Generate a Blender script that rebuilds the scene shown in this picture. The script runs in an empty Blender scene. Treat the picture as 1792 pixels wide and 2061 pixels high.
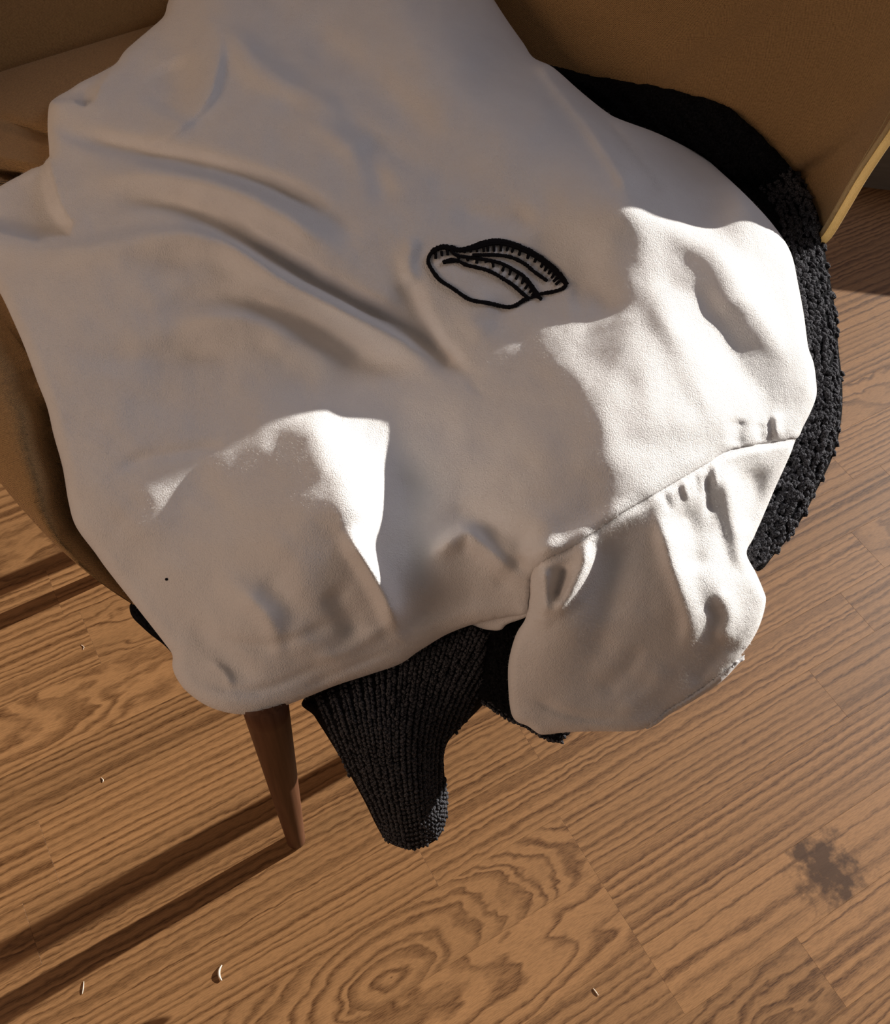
import bpy, bmesh, math, random
import numpy as np
from mathutils import Vector, Matrix
from mathutils.geometry import delaunay_2d_cdt

random.seed(4)
rng = np.random.default_rng(7)
S = bpy.context.scene
COL = S.collection

# ------------------------------------------------------------------ camera
F_PX, W_PX, H_PX, CAM_H = 1953.7, 1792, 2061, 0.97
UP = np.array([0.06044077, -0.5663048, -0.82197675])
FW = np.array([0, 0, 1.0]) - UP * UP[2]
FW /= np.linalg.norm(FW)
RT = np.cross(FW, UP)
if RT[0] < 0:
    RT = -RT
ROT = np.array([RT, FW, UP])            # camera axes (right, down, forward) -> world
cam_data = bpy.data.cameras.new('camera')
cam_data.sensor_fit = 'HORIZONTAL'
cam_data.sensor_width = 36
cam_data.lens = F_PX * 36 / W_PX
cam_data.clip_start = 0.01
cam = bpy.data.objects.new('camera', cam_data)
COL.objects.link(cam)
M = Matrix.Identity(4)
for i in range(3):
    M[i][0] = ROT[i, 0]
    M[i][1] = -ROT[i, 1]
    M[i][2] = -ROT[i, 2]
M[2][3] = CAM_H
cam.matrix_world = M
S.camera = cam

# ------------------------------------------------------------------ light
SUN_AZ, SUN_EL = math.radians(36.9), math.radians(19.5)
SUN_DIR = Vector((math.cos(SUN_AZ) * math.cos(SUN_EL), math.sin(SUN_AZ) * math.cos(SUN_EL), math.sin(SUN_EL)))
world = bpy.data.worlds.new('world')
S.world = world
world.use_nodes = True
wn = world.node_tree
wn.nodes['Background'].inputs[0].default_value = (1.0, 0.83, 0.74, 1)
wn.nodes['Background'].inputs[1].default_value = 0.085
sun_l = bpy.data.lights.new('sun', 'SUN')
sun_l.energy = 8.0
sun_l.angle = math.radians(0.55)
sun_l.color = (1.0, 0.965, 0.90)
sun = bpy.data.objects.new('sun', sun_l)
sun.rotation_euler = SUN_DIR.to_track_quat('Z', 'Y').to_euler()
COL.objects.link(sun)
# daylight from the tall window the sun comes through
win_l = bpy.data.lights.new('window_daylight', 'AREA')
win_l.shape = 'RECTANGLE'
win_l.size, win_l.size_y = 1.5, 1.5
win_l.energy = 18
win_l.color = (0.78, 0.82, 1.0)
win = bpy.data.objects.new('window_daylight', win_l)
win.location = (math.cos(SUN_AZ) * 2.4, 0.5 + math.sin(SUN_AZ) * 2.4, 2.5)
win.rotation_euler = (Vector(win.location) - Vector((0.0, 0.6, 0.3))).to_track_quat('Z', 'Y').to_euler()
COL.objects.link(win)
# added area fill for warm room bounce, behind the photographer's left shoulder
fill_l = bpy.data.lights.new('bounce_fill', 'AREA')
fill_l.energy = 10.0
fill_l.size = 0.7
fill_l.color = (1.0, 0.71, 0.52)
fill = bpy.data.objects.new('bounce_fill', fill_l)
fill.location = (-1.5, -0.6, 1.15)
fill.rotation_euler = (Vector(fill.location) - Vector((-0.1, 0.5, 0.4))).to_track_quat('Z', 'Y').to_euler()
COL.objects.link(fill)
S.view_settings.view_transform = 'Standard'
S.view_settings.look = 'None'
S.view_settings.gamma = 1
S.view_settings.use_curve_mapping = False
S.view_settings.exposure = 0.0


# ------------------------------------------------------------------ helpers
def at(P, z):
    """points of the room at height z on the lines of sight P (N,2)"""
    P = np.atleast_2d(np.asarray(P, float))
    z = np.broadcast_to(np.asarray(z, float), (len(P),))
    v = np.column_stack([P[:, 0] - W_PX / 2, P[:, 1] - H_PX / 2, np.full(len(P), F_PX)])
    r = v @ ROT.T
    t = (z - CAM_H) / r[:, 2]
    return np.array([0, 0, CAM_H]) + r * t[:, None]


def proj(X):
    c = (np.atleast_2d(X) - np.array([0, 0, CAM_H])) @ ROT
    return c[:, :2] / c[:, 2:] * F_PX + np.array([W_PX / 2, H_PX / 2])


def mesh_obj(name, verts, faces, mat=None, parent=None, smooth=True, mats=None, fmat=None):
    me = bpy.data.meshes.new(name)
    me.from_pydata([tuple(map(float, v)) for v in verts], [], [tuple(int(i) for i in f) for f in faces])
    if mats:
        for m in mats:
            me.materials.append(m)
    elif mat:
        me.materials.append(mat)
    if fmat is not None:
        me.polygons.foreach_set('material_index', fmat)
    me.polygons.foreach_set('use_smooth', [smooth] * len(me.polygons))
    me.update()
    o = bpy.data.objects.new(name, me)
    COL.objects.link(o)
    if parent:
        o.parent = parent
    return o


def thing(name, label, cat, loc=(0, 0, 0)):
    o = bpy.data.objects.new(name, None)
    o.location = loc
    o.empty_display_size = 0.05
    COL.objects.link(o)
    o['label'] = label
    o['category'] = cat
    return o


def put(o, parent):
    """parent without moving (parents are plain translated empties)"""
    o.parent = parent
    o.matrix_parent_inverse = Matrix.Translation(-Vector(parent.location))


def tps_fit(C):
    C = np.asarray(C, float)
    X = C[:, :2] / 500.0
    n = len(X)
    D = np.linalg.norm(X[:, None] - X[None], axis=2)
    K = np.where(D > 0, D ** 2 * np.log(D + 1e-12), 0) + np.eye(n) * 2e-3
    Pm = np.column_stack([np.ones(n), X])
    A = np.block([[K, Pm], [Pm.T, np.zeros((3, 3))]])
    w = np.linalg.solve(A, np.concatenate([C[:, 2], np.zeros(3)]))

    def ev(P):
        Q = np.atleast_2d(P) / 500.0
        out = np.zeros(len(Q))
        for a in range(0, len(Q), 20000):
            q = Q[a:a + 20000]
            D = np.linalg.norm(q[:, None] - X[None], axis=2)
            U = np.where(D > 0, D ** 2 * np.log(D + 1e-12), 0)
            out[a:a + 20000] = U @ w[:n] + w[n] + q @ w[n + 1:]
        return out
    return ev


def smooth_line(pts, n=6, closed=False):
    P = np.asarray(pts, float)
    m = len(P)
    out = []
    rngi = range(m if closed else m - 1)
    for i in rngi:
        if closed:
            p0, p1, p2, p3 = P[(i - 1) % m], P[i], P[(i + 1) % m], P[(i + 2) % m]
        else:
            p0, p1, p2, p3 = P[max(i - 1, 0)], P[i], P[i + 1], P[min(i + 2, m - 1)]
        for k in range(n):
            t = k / n
            out.append(0.5 * ((2 * p1) + (-p0 + p2) * t + (2 * p0 - 5 * p1 + 4 * p2 - p3) * t * t + (-p0 + 3 * p1 - 3 * p2 + p3) * t ** 3))
    if not closed:
        out.append(P[-1])
    return np.array(out)


def resample(P, step, closed=False):
    P = np.asarray(P, float)
    if closed:
        P = np.vstack([P, P[:1]])
    L = np.concatenate([[0], np.cumsum(np.linalg.norm(np.diff(P, axis=0), axis=1))])
    n = max(2, int(round(L[-1] / step)))
    t = np.linspace(0, L[-1], n + 1)
    Q = np.column_stack([np.interp(t, L, P[:, k]) for k in range(P.shape[1])])
    return Q[:-1] if closed else Q


def line_dist(Q, P):
    """distance, sign (right of travel positive) and travel fraction of points Q to polyline P"""
    best = np.full(len(Q), 1e9)
    sg = np.zeros(len(Q))
    tt = np.zeros(len(Q))
    L = np.concatenate([[0], np.cumsum(np.linalg.norm(np.diff(P, axis=0), axis=1))])
    for i in range(len(P) - 1):
        a, b = P[i], P[i + 1]
        d = b - a
        l2 = max(d @ d, 1e-9)
        t = np.clip(((Q - a) @ d) / l2, 0, 1)
        e = Q - (a + t[:, None] * d)
        dist = np.hypot(e[:, 0], e[:, 1])
        m = dist < best
        best[m] = dist[m]
        sg[m] = np.sign(d[0] * e[m, 1] - d[1] * e[m, 0])
        tt[m] = (L[i] + t[m] * math.sqrt(l2)) / L[-1]
    return best, sg, tt


def inside(Q, P):
    x, y = Q[:, 0], Q[:, 1]
    c = np.zeros(len(Q), bool)
    n = len(P)
    for i in range(n):
        x1, y1 = P[i]
        x2, y2 = P[(i + 1) % n]
        if y1 == y2:
            continue
        m = ((y1 > y) != (y2 > y)) & (x < (x2 - x1) * (y - y1) / (y2 - y1) + x1)
        c ^= m
    return c


def sstep(a, b, x):
    t = np.clip((x - a) / (b - a), 0, 1)
    return t * t * (3 - 2 * t)


def stroke_field(Q, strokes):
    out = np.zeros(len(Q))
    for s in strokes:
        pts, amp, wl, wr = s[0], s[1], s[2], s[3]
        tap = s[4] if len(s) > 4 else 0.25
        P = smooth_line(pts, 4)
        lo = P.min(0) - 3 * max(wl, wr)
        hi = P.max(0) + 3 * max(wl, wr)
        m = np.all((Q > lo) & (Q < hi), axis=1)
        if not m.any():
            continue
        d, sg, t = line_dist(Q[m], P)
        w = np.where(sg > 0, wr, wl)
        a = amp * (0.15 + 0.85 * sstep(0, tap, t) * sstep(0, tap, 1 - t)) if tap > 0 else amp
        out[m] += a * np.exp(-(d / w) ** 2)
    return out


def sheet(name, poly, zf, mat, parent, step=7.0, bstep=6.0, lines=(), skirt=0.02, skirt_in=8, round_w=24, round_d=0.009, shrink=None, outline_smooth=True):
    """a piece of cloth: inside of an outline, lifted by zf, edges rolled under"""
    ol = resample(smooth_line(poly, 5, True) if outline_smooth else np.asarray(poly, float), bstep, True)
    lo, hi = ol.min(0), ol.max(0)
    ys = np.arange(lo[1], hi[1], step * 0.866)
    pts = []
    for k, y in enumerate(ys):
        xs = np.arange(lo[0] + (k % 2) * step / 2, hi[0], step)
        pts.append(np.column_stack([xs, np.full(len(xs), y)]))
    pts = np.vstack(pts)
    pts = pts[inside(pts, ol)]
    d, _, _ = line_dist(pts, np.vstack([ol, ol[:1]]))
    pts = pts[d > bstep * 0.6]
    verts = [ol]
    n = len(ol)
    edges = [(i, (i + 1) % n) for i in range(n)]
    for ln in lines:
        q = resample(ln, bstep)
        q = q[inside(q, ol)]
        if len(q) < 3:
            continue
        dd, _, _ = line_dist(q, np.vstack([ol, ol[:1]]))
        q = q[dd > 2]
        dd, _, _ = line_dist(pts, q)
        pts = pts[dd > bstep * 0.5]
        base = sum(len(v) for v in verts)
        verts.append(q)
    verts.append(pts)
    V2 = np.vstack(verts)
    r = delaunay_2d_cdt([Vector((float(a), float(b))) for a, b in V2], edges, [], 1, 1e-4)
    V = np.array([(v.x, v.y) for v in r[0]])
    Fc = [tuple(f) for f in r[2]]
    z = zf(V)
    d, _, _ = line_dist(V, np.vstack([ol, ol[:1]]))
    u = np.clip(1 - d / round_w, 0, 1)
    z = z - round_d * (1 - np.sqrt(np.clip(1 - u * u, 0, 1)))
    X = at(V, z)
    # face orientation towards the camera
    f0 = np.array(Fc)
    nrm = np.cross(X[f0[:, 1]] - X[f0[:, 0]], X[f0[:, 2]] - X[f0[:, 0]])
    ctr = X[f0].mean(1)
    flip = ((np.array([0, 0, CAM_H]) - ctr) * nrm).sum(1) < 0
    f0[flip] = f0[flip][:, ::-1]
    # rolled under edge
    cnt = {}
    for f in f0:
        for a, b in ((f[0], f[1]), (f[1], f[2]), (f[2], f[0])):
            cnt[(a, b)] = 1
    bnd = [(a, b) for (a, b) in cnt if (b, a) not in cnt]
    faces = [tuple(f) for f in f0]
    if skirt:
        nxt = dict(bnd)
        prv = {b: a for a, b in bnd}
        ids = {}
        extra = []
        for a in nxt:
            pa, pn, pp = V[a], V[nxt[a]], V[prv.get(a, a)]
            t = pn - pp
            nr = np.array([-t[1], t[0]])
            nr /= (np.linalg.norm(nr) + 1e-9)
            q = pa + nr * 3
            if not inside(q[None], ol)[0]:
                nr = -nr
            ids[a] = len(V) + len(extra)
            extra.append((pa + nr * skirt_in, z[a] - skirt * 0.6))
            extra.append((pa + nr * skirt_in * 3.0, z[a] - skirt))
        E = at(np.array([e[0] for e in extra]), np.array([e[1] for e in extra]))
        X = np.vstack([X, E])
        for a, b in bnd:
            if a in ids and b in ids:
                faces.append((b, a, ids[a], ids[b]))
                faces.append((ids[b], ids[a], ids[a] + 1, ids[b] + 1))
    o = mesh_obj(name, X, faces, mat)
    if parent:
        put(o, parent)
    return o, X, f0


def fuzz(name, X, Fc, n, length, width, mat, parent, weight=None, up=0.9, seed=1):
    """fine fibres standing off a cloth, joined in one part"""
    g = np.random.default_rng(seed)
    A, B, Cc = X[Fc[:, 0]], X[Fc[:, 1]], X[Fc[:, 2]]
    N = np.cross(B - A, Cc - A)
    ar = np.linalg.norm(N, axis=1)
    N = N / (ar[:, None] + 1e-12)
    p = ar.copy()
    if weight is not None:
        p = p * weight((A + B + Cc) / 3, N)
    p /= p.sum()
    idx = g.choice(len(Fc), n, p=p)
    r1, r2 = g.random(n), g.random(n)
    s = np.sqrt(r1)
    base = (1 - s)[:, None] * A[idx] + (s * (1 - r2))[:, None] * B[idx] + (s * r2)[:, None] * Cc[idx]
    Nn = N[idx]
    rd = g.normal(size=(n, 3))
    d1 = Nn * up + rd * 0.7
    d1 /= np.linalg.norm(d1, axis=1)[:, None]
    d2 = d1 + g.normal(size=(n, 3)) * 0.8
    d2 /= np.linalg.norm(d2, axis=1)[:, None]
    L = length * (0.4 + 1.1 * g.random(n))[:, None]
    view = np.array([0, 0, CAM_H]) - base
    sd = np.cross(d1, g.normal(size=(n, 3)))
    sd /= np.linalg.norm(sd, axis=1)[:, None]
    m = base + d1 * L * 0.5
    t = m + d2 * L * 0.5
    b0 = base - Nn * length * 0.1
    V = np.stack([b0 - sd * width, b0 + sd * width, m + sd * width * 0.8, m - sd * width * 0.8, t], 1).reshape(-1, 3)
    k = np.arange(n) * 5
    faces = []
    for i in k:
        faces.append((i, i + 1, i + 2, i + 3))
        faces.append((i + 3, i + 2, i + 4))
    o = mesh_obj(name, V, faces, mat)
    o['kind'] = 'stuff'
    put(o, parent)
    return o


# ------------------------------------------------------------------ materials
def mat_new(name):
    m = bpy.data.materials.new(name)
    m.use_nodes = True
    nt = m.node_tree
    return m, nt, nt.nodes['Principled BSDF']


def N(nt, t, **kw):
    n = nt.nodes.new(t)
    for k, v in kw.items():
        if k.startswith('i_'):
            n.inputs[k[2:].replace('_', ' ')].default_value = v
        else:
            setattr(n, k, v)
    return n


def mathn(nt, op, a, b=None, c=None):
    n = nt.nodes.new('ShaderNodeMath')
    n.operation = op
    for i, v in enumerate((a, b, c)):
        if v is None:
            continue
        if isinstance(v, (int, float)):
            n.inputs[i].default_value = v
        else:
            nt.links.new(v, n.inputs[i])
    return n.outputs[0]


def ramp(nt, fac, stops):
    n = nt.nodes.new('ShaderNodeValToRGB')
    el = n.color_ramp.elements
    while len(el) < len(stops):
        el.new(0.5)
    for e, (p, c) in zip(el, stops):
        e.position = p
        e.color = c if len(c) == 4 else (*c, 1)
    nt.links.new(fac, n.inputs[0])
    return n.outputs[0]


def wood_floor_material():
    m, nt, bs = mat_new('ash_parquet')
    L = nt.links
    tc = N(nt, 'ShaderNodeTexCoord')

    def attr(nm):
        a = N(nt, 'ShaderNodeAttribute', attribute_type='OBJECT', attribute_name=nm)
        return a.outputs['Fac']
    a_y0, a_d0, a_s, a_f, a_seed, a_wob, a_tone, a_zig = [attr(k) for k in ('ring_y', 'ring_d', 'ring_slope', 'ring_freq', 'ring_seed', 'ring_wobble', 'tone', 'ring_zigzag')]
    sep = N(nt, 'ShaderNodeSeparateXYZ')
    L.new(tc.outputs['Object'], sep.inputs[0])
    x, y = sep.outputs[0], sep.outputs[1]
    cmb = N(nt, 'ShaderNodeCombineXYZ')
    L.new(mathn(nt, 'MULTIPLY', x, 7.0), cmb.inputs[0])
    L.new(mathn(nt, 'MULTIPLY', y, 22.0), cmb.inputs[1])
    L.new(mathn(nt, 'MULTIPLY', a_seed, 13.7), cmb.inputs[2])
    n1 = N(nt, 'ShaderNodeTexNoise', i_Scale=1.0, i_Detail=3.0, i_Roughness=0.55)
    L.new(cmb.outputs[0], n1.inputs['Vector'])
    cmb2 = N(nt, 'ShaderNodeCombineXYZ')
    L.new(mathn(nt, 'MULTIPLY', x, 45.0), cmb2.inputs[0])
    L.new(mathn(nt, 'MULTIPLY', y, 80.0), cmb2.inputs[1])
    L.new(mathn(nt, 'MULTIPLY', a_seed, 5.1), cmb2.inputs[2])
    n2 = N(nt, 'ShaderNodeTexNoise', i_Scale=1.0, i_Detail=2.0, i_Roughness=0.5)
    L.new(cmb2.outputs[0], n2.inputs['Vector'])
    nz = mathn(nt, 'MULTIPLY', mathn(nt, 'SUBTRACT', n1.outputs[0], 0.5), a_wob)
    nz2 = mathn(nt, 'MULTIPLY', mathn(nt, 'MULTIPLY', mathn(nt, 'SUBTRACT', n2.outputs[0], 0.5), a_wob), 0.16)
    dd = mathn(nt, 'ADD', mathn(nt, 'ADD', a_d0, mathn(nt, 'MULTIPLY', x, a_s)), mathn(nt, 'ADD', nz, mathn(nt, 'MULTIPLY', mathn(nt, 'SUBTRACT', n2.outputs[0], 0.5), a_zig)))
    dy = mathn(nt, 'ADD', mathn(nt, 'SUBTRACT', y, a_y0), nz2)
    R = mathn(nt, 'SQRT', mathn(nt, 'ADD', mathn(nt, 'MULTIPLY', dd, dd), mathn(nt, 'MULTIPLY', dy, dy)))
    # uneven year rings
    n3 = N(nt, 'ShaderNodeTexNoise', noise_dimensions='1D', i_Scale=60.0, i_Detail=1.0)
    L.new(R, n3.inputs['W'])
    R2 = mathn(nt, 'ADD', mathn(nt, 'MULTIPLY', R, a_f), mathn(nt, 'MULTIPLY', n3.outputs[0], 1.6))
    fr = mathn(nt, 'FRACT', R2)
    # late wood: slow rise, sharp fall
    line = ramp(nt, fr, [(0.0, (0, 0, 0)), (0.36, (0.04, 0.04, 0.04)), (0.64, (0.75, 0.75, 0.75)), (0.80, (1, 1, 1)), (0.95, (0.3, 0.3, 0.3)), (1.0, (0, 0, 0))])
    # pores
    cmb3 = N(nt, 'ShaderNodeCombineXYZ')
    L.new(mathn(nt, 'MULTIPLY', x, 120.0), cmb3.inputs[0])
    L.new(mathn(nt, 'MULTIPLY', y, 1500.0), cmb3.inputs[1])
    L.new(a_seed, cmb3.inputs[2])
    n4 = N(nt, 'ShaderNodeTexNoise', i_Scale=1.0, i_Detail=3.0, i_Roughness=0.6)
    L.new(cmb3.outputs[0], n4.inputs['Vector'])
    pore = ramp(nt, n4.outputs[0], [(0.38, (1, 1, 1)), (0.56, (0, 0, 0))])
    # strength of the lines varies along the plank
    cmb4 = N(nt, 'ShaderNodeCombineXYZ')
    L.new(mathn(nt, 'MULTIPLY', x, 4.0), cmb4.inputs[0])
    L.new(mathn(nt, 'MULTIPLY', y, 40.0), cmb4.inputs[1])
    L.new(mathn(nt, 'MULTIPLY', a_seed, 3.3), cmb4.inputs[2])
    n5 = N(nt, 'ShaderNodeTexNoise', i_Scale=1.0, i_Detail=2.0)
    L.new(cmb4.outputs[0], n5.inputs['Vector'])
    strength = ramp(nt, n5.outputs[0], [(0.3, (0.45, 0.45, 0.45)), (0.6, (1, 1, 1))])
    lf = mathn(nt, 'MULTIPLY', line, strength)
    lf = mathn(nt, 'MULTIPLY', lf, mathn(nt, 'ADD', 0.72, mathn(nt, 'MULTIPLY', pore, 0.36)))
    base = N(nt, 'ShaderNodeMix', data_type='RGBA')
    L.new(lf, base.inputs['Factor'])
    base.inputs['A'].default_value = WOOD_A
    base.inputs['B'].default_value = WOOD_B
    # broad tone variation
    tone = N(nt, 'ShaderNodeMix', data_type='RGBA', blend_type='MULTIPLY')
    tone.inputs['Factor'].default_value = 1.0
    L.new(base.outputs['Result'], tone.inputs['A'])
    tv = mathn(nt, 'MULTIPLY', mathn(nt, 'ADD', 0.82, mathn(nt, 'MULTIPLY', n5.outputs[0], 0.36)), a_tone)
    tv = mathn(nt, 'MULTIPLY', tv, mathn(nt, 'SUBTRACT', 1.0, mathn(nt, 'MULTIPLY', pore, 0.24)))
    tcol = N(nt, 'ShaderNodeCombineColor')
    for i in range(3):
        L.new(tv, tcol.inputs[i])
    L.new(tcol.outputs[0], tone.inputs['B'])
    # dark bark stain (only where a plank carries one)
    sx, sy, sa = attr('stain_x'), attr('stain_y'), attr('stain')
    ddx = mathn(nt, 'MULTIPLY', mathn(nt, 'SUBTRACT', x, sx), 26.0)
    ddy = mathn(nt, 'MULTIPLY', mathn(nt, 'SUBTRACT', y, sy), 17.0)
    sd = mathn(nt, 'SQRT', mathn(nt, 'ADD', mathn(nt, 'MULTIPLY', ddx, ddx), mathn(nt, 'MULTIPLY', ddy, ddy)))
    n6 = N(nt, 'ShaderNodeTexNoise', i_Scale=60.0, i_Detail=3.0, i_Roughness=0.6)
    L.new(tc.outputs['Object'], n6.inputs['Vector'])
    sm = mathn(nt, 'ADD', sd, mathn(nt, 'MULTIPLY', mathn(nt, 'SUBTRACT', n6.outputs[0], 0.5), 2.6))
    stain = ramp(nt, sm, [(0.35, (1, 1, 1)), (1.05, (0, 0, 0))])
    st = N(nt, 'ShaderNodeMix', data_type='RGBA')
    L.new(mathn(nt, 'MULTIPLY', stain, sa), st.inputs['Factor'])
    L.new(tone.outputs['Result'], st.inputs['A'])
    st.inputs['B'].default_value = (0.060, 0.026, 0.009, 1)
    L.new(st.outputs['Result'], bs.inputs['Base Color'])
    bs.inputs['Roughness'].default_value = 0.45
    bs.inputs['Specular IOR Level'].default_value = 0.28
    bp = N(nt, 'ShaderNodeBump', i_Strength=0.12, i_Distance=0.0006)
    L.new(mathn(nt, 'SUBTRACT', 1.0, mathn(nt, 'ADD', mathn(nt, 'MULTIPLY', lf, 0.6), mathn(nt, 'MULTIPLY', pore, 0.4))), bp.inputs['Height'])
    L.new(bp.outputs[0], bs.inputs['Normal'])
    return m


WOOD_A = (0.315, 0.160, 0.066, 1)
WOOD_B = (0.088, 0.036, 0.012, 1)
m_wood = wood_floor_material()


def cotton_material():
    m, nt, bs = mat_new('white_brushed_cotton')
    L = nt.links
    tc = N(nt, 'ShaderNodeTexCoord')
    n0 = N(nt, 'ShaderNodeTexNoise', i_Scale=38.0, i_Detail=3.0)
    L.new(tc.outputs['Object'], n0.inputs['Vector'])
    col = ramp(nt, n0.outputs[0], [(0.3, (0.82, 0.785, 0.765)), (0.7, (0.85, 0.82, 0.80))])
    L.new(col, bs.inputs['Base Color'])
    bs.inputs['Roughness'].default_value = 0.95
    bs.inputs['Specular IOR Level'].default_value = 0.1
    bs.inputs['Sheen Weight'].default_value = 0.25
    bs.inputs['Sheen Roughness'].default_value = 0.5
    nA = N(nt, 'ShaderNodeTexNoise', i_Scale=1000.0, i_Detail=3.0, i_Roughness=0.6)
    nB = N(nt, 'ShaderNodeTexNoise', i_Scale=170.0, i_Detail=3.0, i_Roughness=0.55)
    nC = N(nt, 'ShaderNodeTexNoise', i_Scale=55.0, i_Detail=3.0, i_Roughness=0.5)
    for n in (nA, nB, nC):
        L.new(tc.outputs['Object'], n.inputs['Vector'])
    b1 = N(nt, 'ShaderNodeBump', i_Strength=0.45, i_Distance=0.0022)
    L.new(nC.outputs[0], b1.inputs['Height'])
    b2 = N(nt, 'ShaderNodeBump', i_Strength=0.5, i_Distance=0.0007)
    L.new(nB.outputs[0], b2.inputs['Height'])
    L.new(b1.outputs[0], b2.inputs['Normal'])
    b3 = N(nt, 'ShaderNodeBump', i_Strength=0.8, i_Distance=0.0011)
    L.new(nA.outputs[0], b3.inputs['Height'])
    L.new(b2.outputs[0], b3.inputs['Normal'])
    L.new(b3.outputs[0], bs.inputs['Normal'])
    return m


m_cotton = cotton_material()
m_cfib, nt, bs = mat_new('cotton_fibre')
bs.inputs['Base Color'].default_value = (0.86, 0.84, 0.80, 1)
bs.inputs['Roughness'].default_value = 0.8


def wool_material():
    m, nt, bs = mat_new('charcoal_wool')
    L = nt.links
    tc = N(nt, 'ShaderNodeTexCoord')
    n0 = N(nt, 'ShaderNodeTexNoise', i_Scale=420.0, i_Detail=3.0)
    L.new(tc.outputs['Object'], n0.inputs['Vector'])
    col = ramp(nt, n0.outputs[0], [(0.35, (0.003, 0.003, 0.0035)), (0.7, (0.012, 0.012, 0.014))])
    L.new(col, bs.inputs['Base Color'])
    bs.inputs['Roughness'].default_value = 1.0
    bs.inputs['Specular IOR Level'].default_value = 0.05
    b = N(nt, 'ShaderNodeBump', i_Strength=1.0, i_Distance=0.002)
    L.new(n0.outputs[0], b.inputs['Height'])
    L.new(b.outputs[0], bs.inputs['Normal'])
    return m


m_wool = wool_material()
m_wfib, nt, bs = mat_new('sunlit_wool_fibre')  # paler copy of the wool fibre, sunlit look put into its colour
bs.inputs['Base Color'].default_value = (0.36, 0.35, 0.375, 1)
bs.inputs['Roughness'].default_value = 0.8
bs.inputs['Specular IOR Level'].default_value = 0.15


def weave_material(name, c_thread, c_gap, per=0.00115, bump=0.0006):
    m, nt, bs = mat_new(name)
    L = nt.links
    uv = N(nt, 'ShaderNodeUVMap')
    sep = N(nt, 'ShaderNodeSeparateXYZ')
    tc = N(nt, 'ShaderNodeTexCoord')
    nd = N(nt, 'ShaderNodeTexNoise', i_Scale=60.0, i_Detail=2.0)
    L.new(tc.outputs['Object'], nd.inputs['Vector'])
    L.new(uv.outputs[0], sep.inputs[0])
    off = mathn(nt, 'MULTIPLY', mathn(nt, 'SUBTRACT', nd.outputs[0], 0.5), 0.0025)
    k = 2 * math.pi / per
    u = mathn(nt, 'MULTIPLY', mathn(nt, 'ADD', sep.outputs[0], off), k)
    v = mathn(nt, 'MULTIPLY', mathn(nt, 'ADD', sep.outputs[1], off), k)
    su, sv = mathn(nt, 'SINE', u), mathn(nt, 'SINE', v)
    w = mathn(nt, 'ADD', 0.5, mathn(nt, 'MULTIPLY', mathn(nt, 'MULTIPLY', su, sv), 0.5))
    nn = N(nt, 'ShaderNodeTexNoise', i_Scale=700.0, i_Detail=2.0)
    L.new(tc.outputs['Object'], nn.inputs['Vector'])
    wv = mathn(nt, 'ADD', mathn(nt, 'MULTIPLY', w, 0.75), mathn(nt, 'MULTIPLY', nn.outputs[0], 0.45))
    col = ramp(nt, wv, [(0.25, c_gap), (0.75, c_thread)])
    L.new(col, bs.inputs['Base Color'])
    bs.inputs['Roughness'].default_value = 0.9
    bs.inputs['Specular IOR Level'].default_value = 0.15
    bs.inputs['Sheen Weight'].default_value = 0.1
    b = N(nt, 'ShaderNodeBump', i_Strength=0.8, i_Distance=bump)
    L.new(wv, b.inputs['Height'])
    L.new(b.outputs[0], bs.inputs['Normal'])
    return m


m_weave = weave_material('olive_brown_canvas', (0.54, 0.325, 0.14), (0.075, 0.038, 0.015))
m_pipe = weave_material('piping_canvas', (0.78, 0.62, 0.36), (0.40, 0.28, 0.13), per=0.0013)  # sunlit look of the rim put into a lighter, translucent canvas
_nt = m_pipe.node_tree
_tr = N(_nt, 'ShaderNodeBsdfTranslucent')
_tr.inputs[0].default_value = (0.90, 0.74, 0.44, 1)
_mx = N(_nt, 'ShaderNodeMixShader')
_mx.inputs[0].default_value = 0.45
_nt.links.new(_nt.nodes['Principled BSDF'].outputs[0], _mx.inputs[1])
_nt.links.new(_tr.outputs[0], _mx.inputs[2])
_nt.links.new(_mx.outputs[0], _nt.nodes['Material Output'].inputs['Surface'])


def leg_material():
    m, nt, bs = mat_new('walnut_stained_leg')
    L = nt.links
    tc = N(nt, 'ShaderNodeTexCoord')
    mp = N(nt, 'ShaderNodeMapping')
    mp.inputs['Scale'].default_value = (300, 300, 12)
    L.new(tc.outputs['Object'], mp.inputs[0])
    n = N(nt, 'ShaderNodeTexNoise', i_Scale=1.0, i_Detail=3.0)
    L.new(mp.outputs[0], n.inputs['Vector'])
    c = ramp(nt, n.outputs[0], [(0.3, (0.075, 0.030, 0.015)), (0.7, (0.125, 0.055, 0.029))])
    L.new(c, bs.inputs['Base Color'])
    bs.inputs['Roughness'].default_value = 0.5
    bs.inputs['Specular IOR Level'].default_value = 0.15
    return m


m_leg = leg_material()
m_thread, nt, bs = mat_new('black_thread')
bs.inputs['Base Color'].default_value = (0.006, 0.005, 0.006, 1)
bs.inputs['Roughness'].default_value = 0.8
bs.inputs['Specular IOR Level'].default_value = 0.1
m_wall, nt, bs = mat_new('grey_plaster')
nz = N(nt, 'ShaderNodeTexNoise', i_Scale=30.0, i_Detail=4.0)
cc = ramp(nt, nz.outputs[0], [(0.3, (0.20, 0.195, 0.19)), (0.7, (0.24, 0.235, 0.23))])
nt.links.new(cc, bs.inputs['Base Color'])
bs.inputs['Roughness'].default_value = 0.8
m_sub, nt, bs = mat_new('subfloor')
bs.inputs['Base Color'].default_value = (0.05, 0.028, 0.012, 1)
m_lint, nt, bs = mat_new('pale_lint')
bs.inputs['Base Color'].default_value = (0.75, 0.66, 0.55, 1)
bs.inputs['Roughness'].default_value = 0.7

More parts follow.
